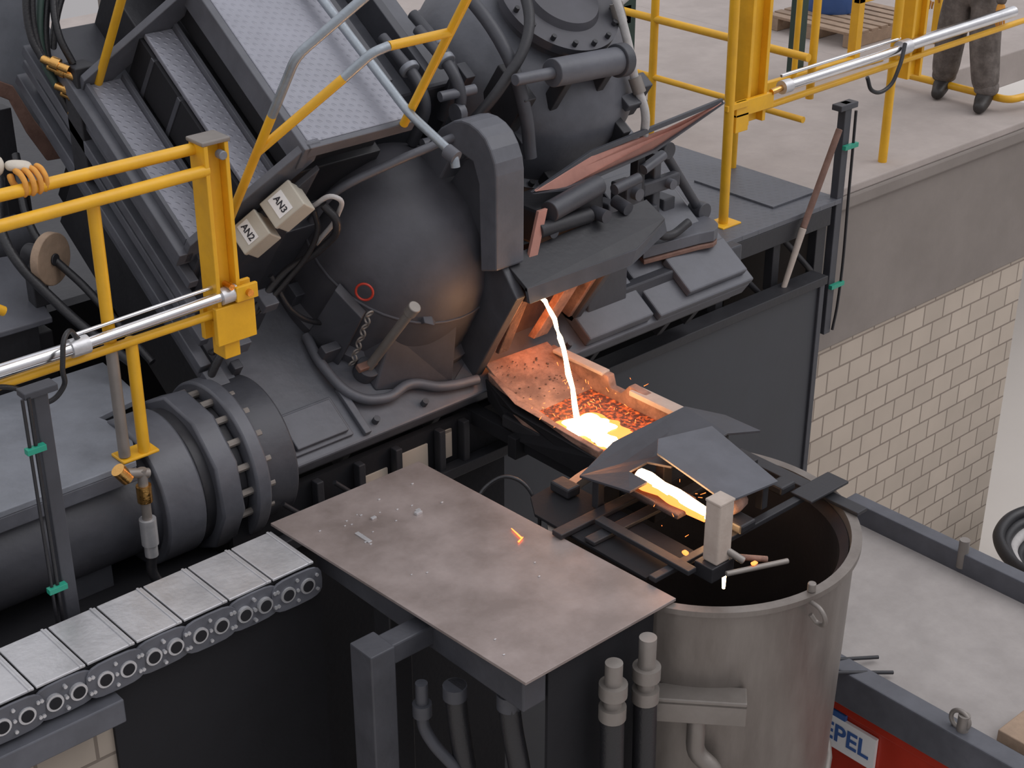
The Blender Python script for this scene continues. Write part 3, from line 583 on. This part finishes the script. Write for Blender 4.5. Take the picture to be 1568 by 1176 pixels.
# ------------------------------------------------------------------ ladle
LD=empty('casting_ladle')
LC=(4.64,3.89,0)
lathe('shell',[(0,-1.75),(.60,-1.75),(.635,-1.70),(.665,-.02),(.69,-.015),(.69,.010),(.645,.010),(.64,-.03),(.61,-1.55),(0,-1.55)],LC,'lsteel',LD,seg=96)
lathe('inner_lining',[(.636,-.03),(.60,-.07),(.56,-1.50),(0,-1.50)],LC,'dark',LD,seg=96)
torus('stiffening_band',(4.64,3.89,-1.2),.65,.02,'lsteel',LD)
lathe('stand',[(.5,-4.2),(.5,-1.76),(0,-1.76)],LC,'dark',LD)
def rad(a,r,z): return (4.64+r*math.cos(a),3.89+r*math.sin(a),z)
a0=math.radians(222)
t=V((-math.sin(a0),math.cos(a0),0)); o=V((math.cos(a0),math.sin(a0),0)); c=V(rad(a0,.64,-.42))
q=[c-t*.22, c+t*.20, c+t*.20+o*.11, c-t*.22+o*.11]
prism('bracket_ledge',[tuple(p) for p in q],(0,0,.03),'steel',LD)
q=[c-t*.22+o*.09, c+t*.20+o*.09, c+t*.20+o*.11, c-t*.22+o*.11]
prism('bracket_lip',[tuple(p+V((0,0,-.09))) for p in q],(0,0,.11),'steel',LD)
c2=V(rad(a0,.70,-.45)); tube('tap_pipe',[tuple(c2),tuple(c2+V((0,0,-.25))),tuple(c2+V((-.03,.02,-.32))-t*-.12),tuple(c2+V((-.05,.0,-.55))+t*.16)],.04,'steel',LD,False)
tube('lifting_hook',[rad(math.radians(262),.68,-.02),rad(math.radians(262),.75,-.03),rad(math.radians(263),.76,-.09),rad(math.radians(264),.71,-.12),rad(math.radians(262),.69,-.08)],.010,'steel',LD)
cyl('rim_pin',rad(math.radians(264),.66,.01),rad(math.radians(264),.66,.05),.018,'steel',LD)
SG=empty('ladle_support_bars')
boxes('bars',[((4.11,3.68,.030),(5.33,3.72,.055)),((5.18,3.46,.012),(5.25,4.20,.03)),((4.12,4.05,.030),(5.2,4.11,.05)),((4.22,3.6,.056),(4.27,4.15,.08)),((4.05,4.18,.030),(4.9,4.24,.055)),((5.05,3.62,.056),(5.32,3.74,.07)),((4.44,3.6,.012),(4.48,3.68,.05))],'dark',SG,.004)
prism('cover_segment',[(4.115,3.74,.012),(4.42,3.74,.012),(4.42,4.56,.012),(4.2,4.54,.012),(4.115,4.42,.012)],(0,0,.014),'black',SG,.002)
boxes('clutter_blocks',[((5.0,3.75,.056),(5.1,3.83,.10)),((4.62,3.66,.056),(4.72,3.76,.10)),((4.3,4.40,.03),(4.38,4.52,.08))],'dark',SG,.01)
cyl('tommy_bar',(4.34,3.50,.065),(4.62,3.40,.055),.012,'steel',SG)
cyl('tommy_bar_b',(4.40,3.56,.13),(4.45,3.5,.08),.016,'steel',SG)
cyl('hot_stub',(4.45,3.58,.065),(4.56,3.46,.06),.013,'refr',SG)

# ------------------------------------------------------------------ launder
LA=empty('pouring_launder')
boxes('outer_shell',[((4.70,4.58,-.10),(5.22,5.30,-.03))],'dark',LA,.01)
prism('wall_near',[(4.70,4.60,-.03),(4.70,5.15,-.03),(4.80,5.50,.0),(4.80,5.52,.09),(4.68,5.18,.08),(4.69,4.60,.05)],(.035,0,0),'refr',LA,.006)
prism('near_side_casing',[(4.685,4.60,-.12),(4.685,5.15,-.12),(4.785,5.50,-.06),(4.785,5.52,.055),(4.665,5.18,.045),(4.675,4.60,.015)],(.012,0,0),'black',LA,.002)
prism('wall_far',[(5.20,4.60,-.03),(5.20,5.50,-.03),(5.22,5.52,.10),(5.20,5.05,.11),(5.20,5.03,.05),(5.20,4.95,.05),(5.20,4.90,.11),(5.20,4.55,.08)],(.05,0,0),'refr',LA,.006)
box('far_wall_cap',(5.18,4.56,.07),(5.26,4.88,.10),'firebrick',LA)
box('far_wall_cap_b',(5.19,5.08,.10),(5.25,5.45,.12),'firebrick',LA)
prism('back_apron',[(4.74,5.16,-.02),(5.20,5.16,-.02),(5.24,5.54,.10),(4.82,5.56,.10)],(0,0,.02),'refr',LA,.003)
box('slag_bed',(4.735,4.60,-.03),(5.20,5.18,-.005),'bed',LA,.003)
bm=bmesh.new()
for _ in range(260):
    x=4.75+random.random()*.42; y=4.62+random.random()*.60; s=.004+random.random()*.009
    m=Matrix.Translation((x,y,-.004))@Matrix.Rotation(random.random()*3,4,'Z')@Matrix.Diagonal((s,s*.8,s*.5,1)); bmesh.ops.create_icosphere(bm,subdivisions=1,radius=1,matrix=m)
mk('slag_lumps',bm,'bed',LA)
bm=bmesh.new()
for _ in range(60):
    x=4.80+random.random()*.40; u=random.random(); y=5.18+.32*u; s=.003+random.random()*.005
    m=Matrix.Translation((x,y,.003+.11*u))@Matrix.Diagonal((s,s*.8,s*.6,1)); bmesh.ops.create_icosphere(bm,subdivisions=1,radius=1,matrix=m)
mk('apron_crust',bm,'refrd',LA)
box('front_lip',(4.72,4.54,-.05),(5.2,4.60,.02),'refrd',LA)
boxes('launder_frame',[((4.60,4.62,-.22),(5.3,4.68,-.10)),((4.66,5.15,-.22),(5.3,5.21,-.10)),((4.72,4.25,-.20),(4.80,5.8,-.12)),((5.1,4.25,-.20),(5.18,5.8,-.12)),((4.5,4.35,.06),(5.1,4.42,.10))],'black',LA)
def blob(name,c,rx,ry,rz,par,mat='metal_hot'):
    bm=bmesh.new(); bmesh.ops.create_icosphere(bm,subdivisions=4,radius=1)
    for v in bm.verts:
        k=1+.16*math.sin(5*v.co.x+1.3)*math.cos(4*v.co.y)+.08*math.sin(11*v.co.y+3*v.co.x)
        v.co=V((c[0]+v.co.x*rx*k,c[1]+v.co.y*ry*k,c[2]+v.co.z*rz))
    return mk(name,bm,mat,par,smooth=True)
MM=empty('molten_metal_stream')
pts=[]
for i in range(13):
    s=i/12; pts.append((4.90+.004*math.sin(i*2),5.225-.27*s+.004*math.sin(i*3.1),.575-.58*s*s*.85-.58*s*.15))
def taper(name,pts,r0,r1,mat,parent):
    bm=bmesh.new(); prev=None
    for k,p in enumerate(pts):
        p=V(p); d=(V(pts[min(k+1,len(pts)-1)])-V(pts[max(k-1,0)])).normalized(); a=d.cross(V((0,.3,1))).normalized() if abs(d.z)<.9 else d.cross(V((1,0,0))).normalized(); b=d.cross(a)
        r=(r0+(r1-r0)*k/(len(pts)-1))*(1+.18*math.sin(k*2.3))
        ringv=[bm.verts.new(p+(a*math.cos(t)+b*math.sin(t))*r) for t in [j*math.pi/5 for j in range(10)]]
        if prev:
            for j in range(10): bm.faces.new((prev[j],prev[(j+1)%10],ringv[(j+1)%10],ringv[j]))
        else: bm.faces.new(ringv)
        prev=ringv
    bm.faces.new(prev); return mk(name,bm,mat,parent,smooth=True)
taper('falling_stream',pts,.0095,.014,'metal_hot',MM)
blob('launder_pool',(4.90,4.87,.0),.11,.12,.025,MM)
blob('launder_pool_tail',(4.86,4.72,-.004),.06,.10,.018,MM)
blob('pool_cooling_skin',(4.90,4.84,-.005),.145,.175,.012,MM,'metal_skin')
pts2=[(4.50,4.15,.190),(4.495,4.10,.195),(4.50,4.02,.19),(4.505,3.94,.18),(4.515,3.86,.165),(4.53,3.78,.15),(4.555,3.72,.10),(4.56,3.69,-.0),(4.56,3.685,-.2)]
taper('ladle_stream',pts2[:7],.034,.026,'metal_hot',MM)
taper('ladle_stream_fall',pts2[6:],.020,.008,'metal_hot',MM)
taper('stream_cooling_skin',[(p[0]+.002,p[1]+.002,p[2]-.016) for p in pts2[:6]],.043,.034,'metal_skin',MM)
blob('hot_drip_a',(4.31,3.70,.085),.010,.014,.012,MM,'metal_skin'); blob('hot_drip_b',(4.47,3.46,.08),.016,.010,.008,MM,'metal_skin')
LP=empty('ladle_pouring_lip')
boxes('lip_trough',[((4.43,3.86,.12),(4.56,4.25,.145)),((4.545,3.88,.14),(4.575,4.25,.17)),((4.41,3.98,.14),(4.425,4.25,.165))],'refrd',LP,.01)
taper('collar_ring',[(4.63,3.78,.13),(4.69,3.76,.15),(4.74,3.77,.135),(4.76,3.83,.12)],.042,.04,'refr',LP)
PLT=empty('launder_cover_plates')
prism('cover_plate_large',[(4.33,4.05,.21),(4.31,4.34,.17),(4.6,4.42,.20),(5.06,4.40,.23),(5.18,4.25,.20),(5.20,4.05,.19),(5.02,4.10,.22),(4.6,4.06,.225),(4.565,4.17,.215),(4.45,4.17,.21),(4.44,4.05,.215)],(0,0,.012),'mach2',PLT,.002)
prism('cover_plate_small',[(4.56,3.70,.22),(4.57,4.12,.28),(4.66,4.20,.285),(4.98,4.16,.25),(4.90,3.70,.19)],(0,0,.012),'mach',PLT,.002)
boxes('plate_props',[((4.62,4.12,.055),(4.68,4.17,.22)),((5.0,4.12,.035),(5.06,4.17,.2)),((4.84,3.73,.06),(4.88,3.77,.19)),((4.34,4.25,.03),(4.38,4.29,.18))],'dark',PLT)
FB=empty('refractory_gate_brick')
box('brick_body',(4.33,3.545,.082),(4.42,3.625,.37),'firebrick',FB,.008)
box('brick_cap',(4.328,3.543,.365),(4.422,3.627,.378),'firebrick',FB,.004)
box('brick_seat',(4.30,3.54,.012),(4.44,3.64,.082),'dark',FB,.004)
# sparks
bm=bmesh.new()
for i in range(80):
    k=random.random()
    if k<.7: c=V((4.9+random.gauss(0,.12),4.85+random.gauss(0,.14),.06+abs(random.gauss(0,.10))))
    else: c=V((4.5+random.gauss(0,.10),3.8+random.gauss(0,.10),.16+abs(random.gauss(0,.06))))
    d=V((random.gauss(0,1),random.gauss(0,1),random.gauss(0,1.2))).normalized()*(.006+random.random()*.02)
    acyl(bm,c,c+d,.0013,.0006,5)
for c,d in (((3.93,4.3,.034),(.02,.09,.0)),((3.9,4.29,.034),(.04,.015,.0))):  # two glowing strokes that draw an orange glow spot on the cover plate
    acyl(bm,c,V(c)+V(d),.004,.002,6)
mk('metal_sparks',bm,'spark',None)

# ------------------------------------------------------------------ cart
CT=empty('ladle_transfer_cart')
box('bed',(5.78,-2,-1.42),(7.0,4.72,-1.33),'cartf',CT)
boxes('side_beams',[((5.68,-2,-1.48),(5.80,4.76,-1.27)),((6.98,-2,-1.48),(7.08,4.76,-1.20)),((5.7,4.68,-1.48),(7.08,4.76,-1.25))],'mach',CT,.008)
boxes('body',[((5.74,-2,-2.2),(5.80,4.6,-1.48)),((5.80,4.5,-2.2),(7.0,4.6,-1.48)),((6.95,-2,-2.2),(7.0,4.6,-1.48)),((5.72,-2,-1.56),(5.75,4.6,-1.50))],'red',CT)
boxes('undercarriage',[((5.9,y,-4.2),(6.0,y+.1,-1.45)) for y in (-1.5,1.5,4.3)]+[((6.85,y,-4.2),(6.95,y+.1,-1.45)) for y in (-1.5,1.5,4.3)],'dark',CT)
cyls('deck_cleats',[((7.0,3.95,-1.3),(7.0,3.95,-1.12),.03),((5.74,3.1,-1.3),(5.74,3.1,-1.18),.03)],'steel',CT)
torus('lashing_ring',(5.74,3.12,-1.22),.05,.012,'steel',CT,(1,0,0))
boxes('deck_joint_strips',[((5.8,y,-1.331),(6.98,y+.02,-1.327)) for y in (2.4,)],'dark',CT,0)
box('name_plate',(5.715,3.55,-1.80),(5.735,4.02,-1.60),'white',CT,0)
box('name_plate_blue',(5.715,3.75,-1.60),(5.735,4.02,-1.565),'blue',CT,0)
text('name_plate_text','HEPEL',.15,(5.712,3.79,-1.70),(math.radians(90),0,math.radians(-90)),'blue',CT)
cyls('loose_rods',[((5.55,3.95,-1.24),(5.95,3.75,-1.30),.01),((5.6,3.8,-1.25),(5.9,3.62,-1.30),.01)],'dark',CT)
box('timber_offcut',(5.86,2.72,-1.33),(6.12,2.98,-1.26),'wood',CT)
FC=empty('floor_cable_heap')
for i in range(6):
    R_=.35+.06*i
    tube('coil_%d'%i,[(10.9+R_*math.cos(t),5.1+R_*math.sin(t),-3.72+.06*i) for t in [j*.6 for j in range(11)]],.05,'rubber' if i%3 else 'hosew',FC)
box('heap_crate',(10.3,4.4,-4.2),(11.6,5.5,-3.76),'black',FC)
# ------------------------------------------------------------------ people
def head(par,c,fwd):
    H=empty('head',c,(0,0,math.atan2(fwd[1],fwd[0])),par)
    bm=bmesh.new(); bmesh.ops.create_uvsphere(bm,u_segments=24,v_segments=16,radius=1)
    for v in bm.verts:
        x,y,z=v.co; k=1-.22*max(0,-z)
        v.co=V((x*.098*k+(.012 if z<-.2 and x>0 else 0),y*.077*k,z*.12))
    mk('skull',bm,'skin',H,smooth=True)
    bm=bmesh.new(); aprism(bm,[(.09,-.012,-.02),(.09,.012,-.02),(.092,.004,.025),(.092,-.004,.025)],(.022,0,-.008)); mk('nose',bm,'skin',H,bevel=.004)
    boxes('mouth',[((.085,-.025,-.058),(.098,.025,-.05))],'rust',H,.003)
    for s in(-1,1):
        lathe('eye_%d'%(s+2),[(0,.01),(.008,.007),(.011,0),(.008,-.007),(0,-.01)],(.086,s*.03,.012),'ink',H,seg=12)
        lathe('ear_%d'%(s+2),[(0,.012),(.02,.008),(.026,0),(.02,-.008),(0,-.01)],(0,s*.08,0),'skin',H,axis=(0,1,0),seg=14)
    lathe('hard_hat',[(.135,.03),(.135,.038),(.108,.05),(.1,.1),(.07,.14),(0,.155)],(-.008,0,.0),'yellow',H,seg=32)
def worker(name,base,face,feet,handL,handR,cloth='cloth',glove='glovey',gripHand=None,bag=1.):
    W=empty(name); f=V((face[0],face[1],0)).normalized(); r=V((f.y,-f.x,0)); b=V(base)
    pel=b+V((0,0,.95)); chest=b+V((0,0,1.28))+f*.02; neck=b+V((0,0,1.50)); sh=.19
    hipL=pel-r*.10+V((0,0,-.06)); hipR=pel+r*.10+V((0,0,-.06))
    fl,fr=V(feet[0]),V(feet[1])
    kL=(hipL+fl+V((0,0,.10)))*.5+f*.04; kR=(hipR+fr+V((0,0,.10)))*.5+f*.04
    aL=fl+V((0,0,.12)); aR=fr+V((0,0,.12))
    sL=neck-r*sh+V((0,0,-.07)); sR=neck+r*sh+V((0,0,-.07))
    hl,hr=V(handL),V(handR)
    def elbow(s,h):
        m=(s+h)*.5; d=(h-s).length; k=math.sqrt(max(0,.30**2-(d/2)**2)); return m+(V((0,0,-1))*.8-f*.4).normalized()*k
    eL,eR=elbow(sL,hl),elbow(sR,hr)
    vs=[pel,pel+V((0,0,.14)),chest,neck+V((0,0,-.04)),neck+V((0,0,.05)),hipL,kL,aL,hipR,kR,aR,sL,eL,hl,sR,eR,hr]
    ed=[(0,1),(1,2),(2,3),(3,4),(0,5),(5,6),(6,7),(0,8),(8,9),(9,10),(3,11),(11,12),(12,13),(3,14),(14,15),(15,16)]
    ra=[(.17,.14),(.16,.13),(.18,.13),(.10,.09),.06,.115*bag,.10*bag,.088*bag,.115*bag,.10*bag,.088*bag,.075,.055,.042,.075,.055,.042]
    skin('clothed_body',vs,ed,ra,cloth,W)
    if bag>1:
        for k,a in enumerate((aL,aR)):
            skin('trouser_hem_%d'%k,[a+V((0,0,.12)),a+V((0,0,.05)),a+V((0,0,-.01))],[(0,1),(1,2)],[.10,.106,.095],cloth,W)
    for k,(a,ft) in enumerate(((aL,fl),(aR,fr))):
        skin('boot_%d'%k,[a+V((0,0,.06)),a+V((0,0,-.05)),a+V((0,0,-.07))-f*.03,a+f*.10+V((0,0,-.065)),a+f*.20+V((0,0,-.07))],[(0,1),(1,2),(1,3),(3,4)],[.065,.06,.05,.058,.05],'boot',W)
    head(W,tuple(neck+V((0,0,.17))+f*.02),f)
    for k,(h,e) in enumerate(((hl,eL),(hr,eR))):
        if gripHand==k: continue
        d=(h-e).normalized(); s=d.cross(f).normalized() if d.cross(f).length>.1 else r
        nrm=d.cross(s).normalized()
        skin('palm_%d'%k,[h-d*.02,h+d*.05,h+d*.09],[(0,1),(1,2)],[(.03,.02),(.042,.018),(.04,.016)],glove,W)
        for j,(off,ln) in enumerate(((-.03,.07),(-.01,.08),(.01,.075),(.03,.06))):
            p=h+d*.085+s*off
            skin('finger_%d_%d'%(k,j),[p,p+d*ln*.45+nrm*.004,p+d*ln*.8+nrm*.02,p+d*ln+nrm*.04],[(0,1),(1,2),(2,3)],[.0095,.009,.0085,.008],glove,W,1)
        p=h+d*.03-s*.035
        skin('thumb_%d'%k,[p,p+d*.03-s*.03+nrm*.01,p+d*.06-s*.035+nrm*.025],[(0,1),(1,2)],[.012,.011,.009],glove,W,1)
    return W
worker('foundry_worker',(10.84,6.74,0),(-.95,-.3),((10.84,6.52,0),(10.92,6.96,0)),(10.72,6.42,.85),(10.78,7.06,.85),bag=1.25)
dx=.13
W2=worker('foundry_worker.001',(1.82,6.25,.30),(.55,-.83),((1.90,6.33,.30),(1.72,6.17,.30)),(2.36+dx,5.74,1.685),(1.55,6.0,1.15),gripHand=0)
skin('glove_cuff',[(2.20+dx,5.84,1.68),(2.31+dx,5.76,1.69),(2.37+dx,5.73,1.685)],[(0,1),(1,2)],[.054,.052,.044],'glovew',W2)
skin('gripping_palm',[(2.36+dx,5.735,1.685),(2.42+dx,5.715,1.678),(2.465+dx,5.695,1.668)],[(0,1),(1,2)],[(.038,.024),(.046,.022),(.044,.019)],'glovew',W2)
for j in range(4):
    x=2.385+dx+.030*j; l=(.9,1,.98,.85)[j]
    skin('grip_finger_%d'%j,[(x,5.70,1.672),(x+.004,5.70-.05*l,1.668),(x+.005,5.70-.088*l,1.642),(x+.003,5.70-.092*l,1.602),(x,5.70-.07*l,1.578)],[(0,1),(1,2),(2,3),(3,4)],[.0135,.013,.0125,.0115,.010],'glovey',W2,1)
skin('grip_thumb',[(2.37+dx,5.71,1.66),(2.37+dx,5.69,1.62),(2.40+dx,5.67,1.585),(2.43+dx,5.655,1.575)],[(0,1),(1,2),(2,3)],[.017,.015,.013,.011],'glovey',W2,1)
